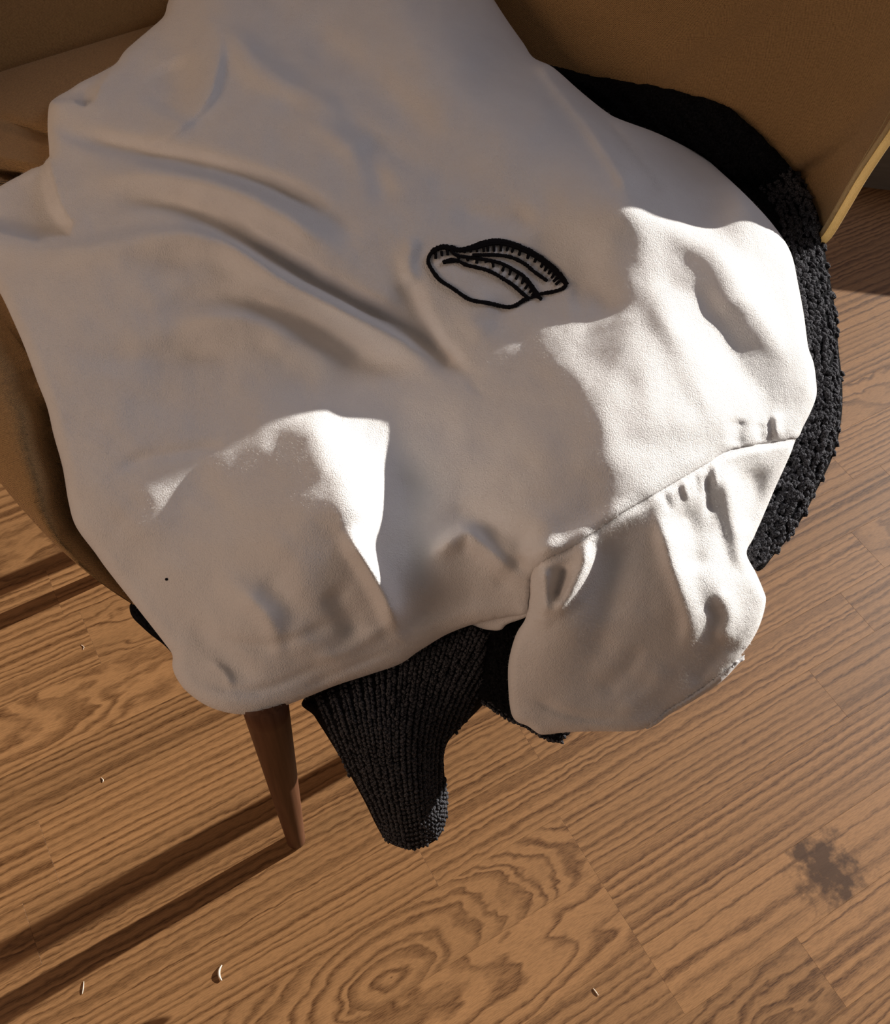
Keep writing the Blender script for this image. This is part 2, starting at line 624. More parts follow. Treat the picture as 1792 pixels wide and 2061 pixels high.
# ------------------------------------------------------------------ floor and wall
GA = math.radians(35.0)
GU = np.array([math.cos(GA), math.sin(GA)])          # along the planks
GV = np.array([-math.sin(GA), math.cos(GA)])         # across
k = 0.7462
rows = [-0.135, -0.042, 0.047, 0.148, 0.234, 0.312, 0.39, 0.47, 0.562, 0.640]
while rows[0] > -0.8:
    rows.insert(0, rows[0] - 0.093)
while rows[-1] < 2.35:
    rows.append(rows[-1] + 0.097)
rows = [r * k for r in rows]
TH = 0.014
v8 = []
for (a, b) in ((-1.3, -0.95), (2.6, -0.95), (2.6, 2.2), (-1.3, 2.2)):
    v8.append((a, b, -TH - 0.02))
for (a, b) in ((-1.3, -0.95), (2.6, -0.95), (2.6, 2.2), (-1.3, 2.2)):
    v8.append((a, b, -TH))
floor = mesh_obj('floor', v8, [(3, 2, 1, 0), (4, 5, 6, 7), (0, 1, 5, 4), (1, 2, 6, 5), (2, 3, 7, 6), (3, 0, 4, 7)], m_sub, smooth=False)
floor['kind'] = 'structure'
forced = {}                                   # row index -> joints seen along it


def row_of(c):
    return max(i for i, r in enumerate(rows) if r <= c * k)


for c, s in ((-0.09, 0.586), (0.0, 0.405), (0.1, 0.405), (0.19, 0.405), (0.19, 0.858), (0.27, 0.217), (0.51, -0.199)):
    forced.setdefault(row_of(c), []).append(s * k)


def plank(s0, s1, c0, c1, props):
    g, ch = 0.00003, 0.00012
    lx, ly = (s1 - s0) / 2 - g, (c1 - c0) / 2 - g
    vs = []
    for (ax, ay, z) in ((lx, ly, -TH), (lx, ly, -ch), (lx - ch, ly - ch, 0)):
        vs += [(-ax, -ay, z), (ax, -ay, z), (ax, ay, z), (-ax, ay, z)]
    fs = [(3, 2, 1, 0), (8, 9, 10, 11)]
    for r in (0, 4):
        for i in range(4):
            j = (i + 1) % 4
            fs.append((r + i, r + j, r + 4 + j, r + 4 + i))
    o = mesh_obj('plank', vs, fs, m_wood, floor, smooth=False)
    ctr = GU * (s0 + s1) / 2 + GV * (c0 + c1) / 2
    o.location = (ctr[0], ctr[1], 0)
    o.rotation_euler = (0, 0, GA)
    for kk, vv in props.items():
        o[kk] = float(vv)
    return o, ctr


def local(ctr, px):
    w = at([px], 0)[0][:2] - ctr
    return w @ GU, w @ GV


prng = random.Random(11)
bull = at([(800, 1962)], 0)[0][:2]
stain_w = at([(1660, 1745)], 0)[0][:2]
for i in range(len(rows) - 1):
    c0, c1 = rows[i], rows[i + 1]
    fj = sorted(forced.get(i, []))
    js = []
    if fj:
        js = list(fj)
        while js[0] > -0.75:
            js.insert(0, js[0] - prng.uniform(0.42, 0.62))
        while js[-1] < 1.9:
            js.append(js[-1] + prng.uniform(0.42, 0.62))
    else:
        js = [-0.8 + prng.uniform(-0.3, 0.2)]
        while js[-1] < 1.9:
            js.append(js[-1] + prng.uniform(0.42, 0.62))
    for a, b in zip(js[:-1], js[1:]):
        kind = prng.random()
        pr = dict(ring_seed=prng.uniform(0, 60), tone=prng.uniform(0.88, 1.1), stain=0, stain_x=0, stain_y=0, ring_zigzag=0.004)
        if kind < 0.72:                       # straight grain
            pr.update(ring_y=prng.choice([-1, 1]) * prng.uniform(0.10, 0.22), ring_d=prng.uniform(-0.03, 0.03), ring_slope=prng.uniform(-0.05, 0.05), ring_freq=prng.uniform(75, 140), ring_wobble=prng.uniform(0.02, 0.05))
        else:                                 # arched grain
            pr.update(ring_y=prng.uniform(-0.03, 0.03), ring_d=prng.uniform(-0.06, 0.06), ring_slope=prng.uniform(0.08, 0.16) * prng.choice([-1, 1]), ring_freq=prng.uniform(70, 110), ring_wobble=prng.uniform(0.05, 0.09))
        mid = (c0 + c1) / 2
        ctr = GU * (a + b) / 2 + GV * mid
        w = bull - ctr
        if abs(w @ GU) < (b - a) / 2 and c0 < bull @ GV + 0.004 < c1:
            pr.update(ring_y=w @ GV + 0.0, ring_slope=0.42, ring_d=-0.42 * (w @ GU), ring_freq=108, ring_wobble=0.032, ring_zigzag=0.013, tone=1.0)
        w = stain_w - ctr
        if abs(w @ GU) < (b - a) / 2 and c0 < stain_w @ GV < c1:
            pr.update(stain=0.92, stain_x=w @ GU, stain_y=w @ GV, ring_y=0.14, ring_freq=55, ring_wobble=0.05)
        plank(a, b, c0, c1, pr)

# low plinth wall under the tall window, far corner
w0 = at([(1700, 372), (1792, 383)], 0)[:, :2]
wd = w0[1] - w0[0]
wd /= np.linalg.norm(wd)
wn_ = np.array([-wd[1], wd[0]])
a, b = w0[0] - wd * 1.2, w0[0] + wd * 1.4
vs = []
for z in (0, 0.15):
    for p in (a, b, b + wn_ * 0.12, a + wn_ * 0.12):
        vs.append((p[0], p[1], z))
wall = mesh_obj('wall_right', vs, [(3, 2, 1, 0), (4, 5, 6, 7), (0, 1, 5, 4), (1, 2, 6, 5), (2, 3, 7, 6), (3, 0, 4, 7)], m_wall, smooth=False)
wall['kind'] = 'structure'

# ------------------------------------------------------------------ lie of the white shirt (heights over the floor)
OUT_L = [(330, 32), (305, 56), (253, 101), (234, 127), (204, 145), (162, 166), (141, 180), (105, 202), (97, 223), (96, 265), (99, 305), (94, 321), (47, 349), (0, 375), (-50, 410), (-75, 450), (-65, 510), (-28, 550), (0, 590), (25, 642), (50, 700), (75, 768), (95, 820), (108, 876), (126, 941), (138, 1011), (153, 1060), (191, 1112), (216, 1147), (271, 1217), (331, 1294), (347, 1318), (347, 1340), (354, 1362), (374, 1390), (412, 1418), (452, 1433), (492, 1438), (532, 1433), (578, 1419), (628, 1399), (678, 1379), (743, 1358), (804, 1337), (838, 1314), (860, 1300), (899, 1277), (945, 1259), (985, 1249), (1025, 1241), (1062, 1233)]
SEAM = [(1066, 1200), (1072, 1160), (1099, 1133), (1150, 1107), (1187, 1083), (1250, 1040), (1310, 1005), (1360, 975), (1420, 940), (1465, 912), (1500, 903), (1550, 894), (1602, 884)]
OUT_R = [(1617, 859), (1634, 825), (1644, 795), (1643, 765), (1638, 730), (1627, 697), (1619, 637), (1607, 572), (1592, 508), (1557, 453), (1507, 398), (1448, 343), (1408, 311), (1328, 270), (1248, 240), (1219, 224), (1169, 184), (1114, 136), (1074, 116), (1054, 87), (1024, 45), (995, 0), (960, -60), (800, -90), (600, -95), (400, -70), (352, -25), (338, 5)]
BODY = OUT_L + SEAM + OUT_R
SLV = [(1600, 872), (1597, 899), (1580, 940), (1562, 979), (1537, 1038), (1517, 1083), (1503, 1114), (1522, 1153), (1537, 1188), (1542, 1210), (1532, 1252), (1512, 1292), (1482, 1330), (1467, 1346), (1447, 1366), (1378, 1412), (1343, 1434), (1323, 1454), (1278, 1471), (1199, 1472), (1139, 1474), (1104, 1478), (1085, 1477), (1062, 1461), (1040, 1452), (1028, 1430), (1023, 1372), (1025, 1327), (1039, 1277), (1058, 1245), (1064, 1210), (1062, 1150), (1092, 1121), (1144, 1096), (1181, 1072), (1244, 1029), (1304, 994), (1354, 964), (1414, 929), (1460, 901), (1498, 891), (1550, 882)]

ZC = [
    (350, -60, .490), (600, -80, .515), (800, -80, .525), (960, -60, .505),
    (320, 60, .472), (430, 60, .500), (600, 100, .503), (800, 100, .517), (950, 100, .515), (1040, 100, .495),
    (110, 210, .462), (250, 200, .473), (100, 300, .455), (0, 380, .445), (-70, 460, .440), (0, 580, .440),
    (300, 400, .480), (500, 300, .496), (700, 300, .506), (900, 300, .514), (1050, 200, .512), (1200, 300, .518), (1280, 395, .533), (1330, 310, .492), (1400, 440, .500), (1450, 350, .478), (1500, 400, .505),
    (100, 600, .453), (300, 600, .470), (500, 600, .480), (700, 600, .485), (900, 600, .488), (1000, 550, .492), (1140, 550, .489), (1260, 520, .508), (1350, 500, .508), (1480, 520, .500), (1570, 490, .482),
    (60, 740, .436), (108, 876, .424), (300, 800, .440), (550, 830, .446), (700, 750, .447), (850, 750, .452), (1000, 680, .473), (1150, 700, .487), (1300, 700, .496), (1450, 700, .480), (1580, 690, .463), (1635, 760, .440),
    (138, 1011, .404), (300, 1000, .424), (400, 1000, .423), (500, 1000, .439), (640, 1000, .460), (720, 1000, .452), (800, 1000, .430), (900, 950, .440), (1050, 900, .465), (1200, 880, .484), (1300, 900, .482), (1450, 880, .460), (1590, 885, .420),
    (191, 1112, .388), (271, 1217, .374), (350, 1310, .364), (450, 1200, .404), (600, 1200, .420), (700, 1150, .428), (800, 1200, .404), (900, 1150, .414), (1000, 1050, .443), (1100, 1050, .458), (1230, 1020, .464), (1350, 1050, .443), (1480, 1000, .420), (1540, 1030, .395),
    (350, 1340, .358), (420, 1415, .352), (490, 1435, .350), (600, 1400, .352), (700, 1365, .352), (800, 1330, .355), (900, 1270, .362), (1000, 1250, .376), (1064, 1225, .392), (480, 1330, .376), (650, 1300, .386), (780, 1270, .384),
    (1100, 1130, .440), (1080, 1240, .402), (1030, 1300, .365), (1030, 1400, .328), (1090, 1470, .302), (1280, 1465, .292), (1200, 1300, .378), (1350, 1300, .362), (1200, 1150, .430), (1350, 1180, .412), (1450, 1180, .396), (1530, 1200, .362), (1500, 1110, .388), (1450, 1350, .322), (1350, 1425, .298), (1500, 1290, .338)]
z_base = tps_fit(ZC)

# folds: line, height (m), reach to the left and right of travel (px)
FOLDS = [
    # upper left pinch and the folds running from it
    ([(432, 52), (470, 80), (520, 128), (570, 165), (640, 205), (720, 262)], .0060, 26, 40),
    ([(500, 175), (580, 205), (680, 245), (780, 300), (880, 360)], -.0050, 34, 26),
    ([(432, 55), (440, 100), (430, 160), (412, 205), (360, 255), (300, 290)], .0050, 14, 42),
    ([(330, 120), (350, 180), (330, 240)], -.0060, 46, 46),
    ([(580, 30), (680, 110), (790, 210), (880, 300)], -.0045, 45, 45),
    ([(760, 0), (880, 120), (990, 260), (1080, 380)], .0050, 70, 70),
    # long valleys and ridges, left side
    ([(105, 245), (160, 278), (250, 298), (350, 322), (450, 345), (550, 378), (640, 425), (705, 468)], -.0085, 24, 15),
    ([(150, 380), (215, 352), (300, 345), (400, 360), (500, 395), (600, 450), (700, 520)], .0080, 22, 28),
    ([(190, 445), (250, 412), (340, 412), (430, 442), (520, 500), (620, 560), (720, 615), (820, 668), (900, 725)], -.0085, 24, 14),
    ([(0, 490), (80, 505), (180, 494), (290, 474), (390, 470), (480, 502), (580, 570), (690, 625), (800, 680), (930, 770)], .0085, 15, 34),
    ([(300, 632), (400, 606), (500, 602), (600, 640), (700, 695), (780, 760)], -.0055, 30, 22),
    ([(330, 665), (420, 640), (510, 645), (620, 700), (720, 770)], .0040, 20, 34),
    ([(120, 735), (230, 722), (360, 716), (470, 700)], -.0035, 34, 28),
    ([(225, 955), (290, 925), (380, 908), (460, 895)], -.0028, 18, 12),
    ([(430, 1280), (540, 1300), (680, 1250)], -.0022, 12, 14),
    ([(400, 1370), (520, 1390), (660, 1330)], -.0016, 8, 10),
    ([(620, 1330), (700, 1310), (790, 1250)], .0022, 12, 12),
    ([(420, 1330), (450, 1350), (470, 1390)], .0016, 7, 9),
    ([(600, 1390), (690, 1350), (790, 1310)], -.0016, 8, 8),
    ([(480, 1180), (540, 1250), (570, 1330)], .0030, 18, 18),
    ([(560, 210), (640, 240), (720, 300), (740, 370)], .0045, 30, 30),
    ([(720, 280), (760, 350), (780, 420)], -.0040, 26, 26),
    # neighbourhood of the embroidery
    ([(810, 545), (828, 590), (850, 650), (890, 710), (948, 762)], -.0060, 20, 34),
    ([(835, 470), (822, 530), (838, 580)], .0030, 14, 18),
    ([(1000, 600), (950, 640), (990, 680)], .0025, 26, 26),
    ([(1140, 600), (1200, 600), (1230, 650)], -.0045, 34, 34),
    ([(900, 420), (990, 440), (1090, 440)], -.0035, 26, 26),
    # crest of the right side
    ([(1275, 388), (1330, 425), (1400, 480), (1470, 550), (1540, 660), (1600, 770)], .0062, 34, 44),
    ([(1085, 110), (1130, 180), (1200, 270), (1275, 385)], .0085, 26, 18, .1),
    ([(1110, 120), (1160, 180), (1240, 280), (1330, 400)], -.0075, 16, 44, .1),
    ([(1360, 550), (1440, 660), (1510, 770), (1565, 866)], -.0038, 34, 36),
    ([(1300, 560), (1350, 660), (1420, 790), (1470, 880)], .0035, 36, 30),
    ([(1060, 660), (1140, 740), (1210, 860), (1270, 980)], .0035, 50, 50),
    # lit hump on the left and the trough beside it
    ([(560, 850), (640, 880), (700, 950), (715, 1040), (705, 1100)], .0060, 40, 60),
    ([(690, 1060), (735, 1130), (775, 1200), (802, 1278)], .0125, 24, 18),
    ([(790, 800), (800, 900), (812, 1010), (822, 1120), (828, 1230)], -.0035, 44, 44),
    ([(660, 1180), (690, 1230), (720, 1290)], -.0042, 28, 26),
    ([(530, 1150), (570, 1210), (600, 1290)], -.0028, 28, 26),
    ([(420, 1160), (520, 1210), (640, 1320)], .0030, 30, 30),
    ([(380, 1240), (440, 1310), (520, 1380)], -.0030, 24, 24),
    # hem flap
    ([(860, 1130), (930, 1072), (970, 1095), (1015, 1137), (1062, 1176)], .0075, 14, 22),
    ([(880, 1060), (950, 1040), (1030, 1080), (1090, 1120)], -.0042, 28, 24),
    ([(1000, 1190), (1030, 1150), (1070, 1120)], -.0030, 20, 20),
    ([(800, 1290), (900, 1250), (1000, 1220)], .0020, 20, 26),
    # sleeve
    ([(1187, 1085), (1170, 1150), (1130, 1215), (1100, 1245)], .0105, 16, 18),
    ([(1135, 1130), (1128, 1180), (1118, 1215)], -.0075, 12, 14),
    ([(1095, 1135), (1098, 1190), (1096, 1245)], .0095, 14, 12),
    ([(1040, 1100), (1095, 1108), (1150, 1092), (1220, 1048), (1300, 1000)], .0062, 20, 30),
    ([(1230, 1060), (1235, 1150), (1215, 1260), (1190, 1360)], -.0060, 40, 40),
    ([(1320, 1010), (1345, 1100), (1370, 1180), (1390, 1260), (1370, 1330)], .0065, 26, 18),
    ([(1380, 1010), (1392, 1080), (1400, 1160)], -.0048, 26, 30),
    ([(1455, 930), (1470, 1010), (1485, 1090), (1500, 1160)], .0060, 20, 18),
    ([(1520, 930), (1522, 1000), (1505, 1080)], -.0042, 26, 30),
    ([(1420, 950), (1430, 1040)], -.0030, 10, 10),
    ([(1410, 1200), (1440, 1240), (1420, 1300)], -.0030, 20, 18),
    ([(1440, 1180), (1470, 1240), (1450, 1300)], .0050, 18, 20),
    ([(1500, 1290), (1440, 1320), (1390, 1390)], -.0045, 18, 18),
    ([(1200, 1400), (1260, 1350), (1290, 1290)], -.0030, 20, 20),
    ([(1240, 1440), (1310, 1390), (1340, 1330)], .0030, 18, 18),
    ([(1060, 1400), (1150, 1440), (1260, 1450)], -.0022, 10, 10),
    # gathers along the armhole
    ([(1375, 966), (1388, 1010)], .0022, 6, 6), ([(1400, 952), (1408, 1000)], -.0020, 6, 6),
    ([(1438, 930), (1442, 980)], .0022, 6, 6), ([(1335, 990), (1352, 1030)], -.0022, 8, 8),
    ([(1560, 830), (1565, 885)], .0040, 12, 8), ([(1490, 840), (1480, 900)], -.0040, 16, 16),
    ([(1530, 850), (1530, 890)], -.0025, 9, 9),
]
N1 = np.array([(255, 100), (204, 136), (100, 192), (108, 207), (150, 207), (172, 216), (190, 206), (204, 172), (234, 128)], float)
N2 = np.array([(96, 312), (104, 345), (122, 412), (148, 450), (140, 477), (75, 487), (0, 468), (-90, 440), (-90, 400), (0, 365)], float)
g0 = rng.random((64, 64))


def vnoise(P, sc):
    q = P / sc
    i = np.floor(q).astype(int)
    f = q - i
    f = f * f * (3 - 2 * f)
    a = g0[i[:, 0] % 64, i[:, 1] % 64]
    b = g0[(i[:, 0] + 1) % 64, i[:, 1] % 64]
    c = g0[i[:, 0] % 64, (i[:, 1] + 1) % 64]
    d = g0[(i[:, 0] + 1) % 64, (i[:, 1] + 1) % 64]
    return (a * (1 - f[:, 0]) + b * f[:, 0]) * (1 - f[:, 1]) + (c * (1 - f[:, 0]) + d * f[:, 0]) * f[:, 1] - 0.5


FOLDS = [(f[0], f[1] * (1.35 if np.mean([p[0] for p in f[0]]) < 850 else 1.1), *f[2:]) for f in FOLDS]


def z_shirt(P):
    P = np.atleast_2d(np.asarray(P, float))
    z = z_base(P) + stroke_field(P, FOLDS)
    z += vnoise(P, 90) * 0.0045 + vnoise(P + 500, 41) * 0.0018
    for poly, dep in ((N1, 0.020), (N2, 0.018)):
        m = inside(P, poly)
        if m.any():
            d, _, _ = line_dist(P[m], np.vstack([poly, poly[:1]]))
            z[m] -= dep * (0.55 * sstep(0, 7, d) + 0.45 * sstep(0, 30, d))
    return z


seam_s = smooth_line(SEAM, 5)


def z_body(P):
    z = z_shirt(P)
    d, _, _ = line_dist(P, seam_s)
    return z + 0.0022 * np.exp(-(d / 9.0) ** 2)


def z_sleeve(P):
    z = z_shirt(P)
    d, sg, _ = line_dist(P, seam_s)
    s = d * sg                       # positive = sleeve side or body side, tucked under near the seam
    return z - 0.0030 * np.exp(-(d / 7.0) ** 2)


SB = [(1020, 60), (1075, 116), (1130, 134), (1220, 154), (1330, 172), (1400, 190), (1455, 206), (1500, 238), (1550, 285), (1600, 338), (1632, 390), (1650, 432), (1656, 475), (1665, 530), (1675, 585), (1684, 640), (1688, 700), (1695, 760), (1696, 820), (1688, 880), (1672, 930), (1645, 985), (1620, 1035), (1590, 1080), (1560, 1115), (1526, 1150), (1490, 1120), (1380, 1150), (1200, 1150), (1000, 1180), (820, 1220), (640, 1290), (480, 1330), (360, 1270), (250, 1120), (200, 960), (180, 800), (200, 620), (300, 450), (500, 300), (760, 160), (900, 60)]
zb_sw = tps_fit([(1020, 60, .450), (1100, 120, .448), (1220, 160, .452), (1330, 178, .456), (1455, 212, .462), (1550, 290, .462), (1632, 395, .458), (1655, 475, .449), (1675, 585, .440), (1690, 720, .424), (1695, 820, .410), (1670, 930, .392), (1620, 1035, .372), (1526, 1150, .350), (1500, 500, .452), (1560, 700, .442), (1580, 850, .410), (1500, 1050, .375),
                 (1200, 300, .458), (1000, 300, .46), (700, 300, .455), (400, 500, .45), (300, 800, .445), (350, 1100, .405), (600, 800, .452), (900, 800, .455), (1200, 700, .465), (1200, 1000, .42), (800, 1150, .40), (500, 1250, .39)])




def press(X, gap=0.022, outside=0):
    """upholstery gives way under the clothes lying on it"""
    X = np.array(X, float)
    P = proj(X)
    ol = np.array(BODY + BODY[:1], float)
    d, _, _ = line_dist(P, ol)
    m = inside(P, np.array(BODY, float)) | inside(P, np.array(SLV, float))
    near = ~m & (d < outside)
    lim = np.full(len(X), 9.0)
    if m.any():
        lim[m] = z_shirt(P[m]) - gap - 0.008 * (1 - sstep(0, 30, d[m]))
    if near.any():
        lim[near] = z_shirt(P[near]) - gap - 0.008 + d[near] * 0.0006
    low = X[:, 2] > lim
    X[low] = at(P[low], lim[low])
    return X


# ------------------------------------------------------------------ armchair
chair = thing('armchair', 'olive brown upholstered tub armchair with piped edge and dark tapered wooden legs', 'armchair', (-0.10, 0.53, 0))
A_AX = np.array([math.cos(math.radians(43.4)), math.sin(math.radians(43.4))])      # front left leg -> front right leg
B_AX = np.array([-A_AX[1], A_AX[0]])                                              # towards the backrest
FL = np.array([-0.1105, 0.265])
LS = 0.378


def chair_pt(a, b):
    return FL + A_AX * a + B_AX * b


def add_uv(o, scale_fn):
    me = o.data
    uvl = me.uv_layers.new(name='UVMap')
    co = np.zeros(len(me.vertices) * 3)
    me.vertices.foreach_get('co', co)
    co = co.reshape(-1, 3)
    li = np.zeros(len(me.loops), int)
    me.loops.foreach_get('vertex_index', li)
    uv = scale_fn(co)[li]
    uvl.data.foreach_set('uv', uv.ravel())


# seat: rounded plan, domed top, tucked underside
def seat_outline(n=260):
    # overhang beyond the leg square: left, right, front, back
    a0, a1, b0, b1 = -0.070, LS + 0.125, -0.048, LS + 0.33
    ca, cb, ha, hb = (a0 + a1) / 2, (b0 + b1) / 2, (a1 - a0) / 2, (b1 - b0) / 2
    out = []
    for i in range(n):
        t = 2 * math.pi * i / n
        c, s = math.cos(t), math.sin(t)
        e = 2 / 2.7 if s < 0 else 2 / 9.0
        out.append((ca + ha * math.copysign(abs(c) ** e, c), cb + hb * math.copysign(abs(s) ** e, s)))
    return np.array(out), np.array([ca, cb])


so, sc = seat_outline()
prof = [(0.0, 0.438), (0.1, 0.438), (0.2, 0.438), (0.28, 0.438), (0.35, 0.437), (0.5, 0.436), (0.6, 0.435), (0.7, 0.434), (0.78, 0.432), (0.84, 0.429), (0.88, 0.426), (0.90, 0.424), (0.92, 0.421), (0.935, 0.418), (0.95, 0.415), (0.965, 0.410), (0.985, 0.402), (0.995, 0.394), (1.0, 0.386), (1.0, 0.376), (0.995, 0.366), (0.975, 0.350), (0.93, 0.342), (0.80, 0.338), (0.0, 0.336)]
vs, fs = [], []
n = len(so)
for (r, z) in prof:
    for p in so:
        q = sc + (p - sc) * max(r, 0.002)
        w = chair_pt(*q)
        vs.append((w[0], w[1], z))
for j in range(len(prof) - 1):
    for i in range(n):
        i2 = (i + 1) % n
        fs.append((j * n + i2, j * n + i, (j + 1) * n + i, (j + 1) * n + i2))
vs = press(vs, outside=60)
seat = mesh_obj('seat', vs, fs, m_weave)
add_uv(seat, lambda co: np.column_stack([co[:, :2] @ A_AX, co[:, :2] @ B_AX + co[:, 2]]))
put(seat, chair)

# curved backrest with flared wing; its front edge carries the piping
# each station: foot on the seat edge, rim point; the wall between them is bowed outwards
e_px = [(1618, 506, 0.428), (1634, 491, 0.438), (1655, 470, 0.452), (1688, 415, 0.478), (1720, 360, 0.502), (1756, 305, 0.524), (1794, 248, 0.545)]
rim = [at([(a, b)], c)[0] for a, b, c in e_px]
rim += [np.array(p) for p in ((0.330, 0.738, 0.585), (0.345, 0.765, 0.630), (0.355, 0.80, 0.675), (0.352, 0.845, 0.715), (0.33, 0.91, 0.75), (0.27, 1.0, 0.78), (0.17, 1.10, 0.80), (0.04, 1.16, 0.81), (-0.10, 1.15, 0.81), (-0.24, 1.09, 0.80), (-0.37, 1.0, 0.78), (-0.48, 0.90, 0.75), (-0.555, 0.80, 0.70), (-0.58, 0.71, 0.64), (-0.575, 0.63, 0.56), (-0.55, 0.57, 0.48))]
foot = [np.array(p) for p in (
    at([(1606, 502)], .424)[0], at([(1612, 494)], .425)[0], at([(1616, 484)], .427)[0], at([(1596, 474)], .426)[0], at([(1570, 452)], .425)[0], at([(1530, 420)], .425)[0], at([(1490, 382)], .425)[0],
    (0.19, 0.735, 0.426), (0.165, 0.758, 0.428), (0.14, 0.785, 0.43), (0.11, 0.82, 0.43), (0.07, 0.865, 0.43))]
foot += [np.array([*chair_pt(a_, b_), 0.425]) for a_, b_ in ((0.50, 0.58), (0.46, 0.615), (0.40, 0.633), (0.30, 0.637), (0.20, 0.640), (0.10, 0.642), (0.02, 0.642), (-0.03, 0.625), (-0.055, 0.57), (-0.06, 0.50), (-0.06, 0.42))]
R3 = resample(smooth_line(rim, 6), 0.008)
T3 = np.linspace(0, 1, len(R3))
rs = smooth_line(rim, 6)
fsl = smooth_line(foot, 6)
lr = np.concatenate([[0], np.cumsum(np.linalg.norm(np.diff(rs, axis=0), axis=1))])
idx = np.interp(np.linspace(0, lr[-1], len(R3)), lr, np.arange(len(rs)))
F3 = np.column_stack([np.interp(idx, np.arange(len(fsl)), fsl[:, c]) for c in range(3)])
NS, NV = len(R3), 26
ctr_in = np.array([-0.10, 0.72, 0.0])
vs, fs, uvs = [], [], []
su = np.concatenate([[0], np.cumsum(np.linalg.norm(np.diff(R3, axis=0), axis=1))])
inner = np.zeros((NS, NV, 3))
for i in range(NS):
    d = R3[i] - F3[i]
    out = (R3[i] + F3[i]) / 2 - ctr_in
    out[2] = 0
    out /= np.linalg.norm(out)
    for j in range(NV):
        t = j / (NV - 1)
        inner[i, j] = F3[i] + d * t + (out * 0.020 - np.array([0, 0, 0.014])) * min(1.0, max(0.0, i - 6) / 18) * math.sin(math.pi * t)
inner = press(inner.reshape(-1, 3), 0.02).reshape(NS, NV, 3)
THK = 0.030
outer = np.zeros_like(inner)
for i in range(NS):
    out = (R3[i] + F3[i]) / 2 - ctr_in
    out[2] = 0
    out /= np.linalg.norm(out)
    for j in range(NV):
        t = j / (NV - 1)
        outer[i, j] = inner[i, j] + (out * 0.9 + np.array([0, 0, -0.45])) * (0.0015 + min(1, 0.1 + i / 40) * THK * math.sin(math.pi * (1 - t) * 0.5)) + np.array([0, 0, 0])
grid_v = np.vstack([inner.reshape(-1, 3), outer.reshape(-1, 3)])
UVm = np.zeros((len(grid_v), 2))
for i in range(NS):
    for j in range(NV):
        h = np.linalg.norm(R3[i] - F3[i]) * j / (NV - 1)
        UVm[i * NV + j] = (su[i] * 0.75, h)
        UVm[NS * NV + i * NV + j] = (su[i], h)
o2 = NS * NV
for i in range(NS - 1):
    for j in range(NV - 1):
        a, b, c, d = i * NV + j, (i + 1) * NV + j, (i + 1) * NV + j + 1, i * NV + j + 1
        fs.append((a, d, c, b))
        fs.append((o2 + a, o2 + b, o2 + c, o2 + d))
    a, b = i * NV + NV - 1, (i + 1) * NV + NV - 1
    fs.append((a, o2 + a, o2 + b, b))
    a, b = i * NV, (i + 1) * NV
    fs.append((a, b, o2 + b, o2 + a))
for e in (0, NS - 1):
    for j in range(NV - 1):
        a, b = e * NV + j, e * NV + j + 1
        fs.append((a, b, o2 + b, o2 + a) if e else (b, a, o2 + a, o2 + b))
back = mesh_obj('backrest', grid_v, fs, m_weave)
uvl = back.data.uv_layers.new(name='UVMap')
li = np.zeros(len(back.data.loops), int)
back.data.loops.foreach_get('vertex_index', li)
uvl.data.foreach_set('uv', UVm[li].ravel())
put(back, chair)


def tube(path, rad, nseg=10, closed_ends=True):
    P = np.asarray(path, float)
    m = len(P)
    rad = np.broadcast_to(np.asarray(rad, float), (m,))
    T = np.gradient(P, axis=0)
    T /= np.linalg.norm(T, axis=1)[:, None] + 1e-12
    u = np.cross(T[0], [0.3, 0.2, 0.93])
    u /= np.linalg.norm(u)
    V, F = [], []
    for i in range(m):
        u = u - T[i] * (u @ T[i])
        u /= np.linalg.norm(u) + 1e-12
        w = np.cross(T[i], u)
        for s in range(nseg):
            a = 2 * math.pi * s / nseg
            V.append(P[i] + (u * math.cos(a) + w * math.sin(a)) * rad[i])
    for i in range(m - 1):
        for s in range(nseg):
            s2 = (s + 1) % nseg
            F.append((i * nseg + s, i * nseg + s2, (i + 1) * nseg + s2, (i + 1) * nseg + s))
    if closed_ends:
        F.append(tuple(range(nseg - 1, -1, -1)))
        F.append(tuple(range((m - 1) * nseg, m * nseg)))
    return V, F


def pipe_uv(o, nseg, step, rad):
    me = o.data
    nv = len(me.vertices)
    uv = np.column_stack([(np.arange(nv) // nseg) * step, (np.arange(nv) % nseg) * (2 * math.pi * rad / nseg)])
    li = np.zeros(len(me.loops), int)
    me.loops.foreach_get('vertex_index', li)
    l = me.uv_layers.new(name='UVMap')
    l.data.foreach_set('uv', uv[li].ravel())


Rp = resample(R3, 0.004)
outd = Rp - ctr_in
outd[:, 2] = 0
outd /= np.linalg.norm(outd, axis=1)[:, None]
for off, rad in ((np.array([0, 0, 0.0016]), 0.0020), (None, 0.0038)):
    Pp = Rp + (off if off is not None else outd * 0.0056 + np.array([0, 0, 0.0012]))
    V, F = tube(Pp, rad, 10)
    o = mesh_obj('piping', V, F, m_pipe)
    pipe_uv(o, 10, 0.004, rad)
    put(o, back)
    o.matrix_parent_inverse = Matrix.Identity(4)
# a line of stitches a finger's breadth inside the rim
V, F = tube(np.array([inner[i, NV - 3] + np.array([0, 0, 0.0006]) for i in range(NS)]), 0.0006, 5)
o = mesh_obj('topstitch', V, F, m_pipe)
pipe_uv(o, 5, 0.008, 0.0006)
put(o, back)
o.matrix_parent_inverse = Matrix.Identity(4)

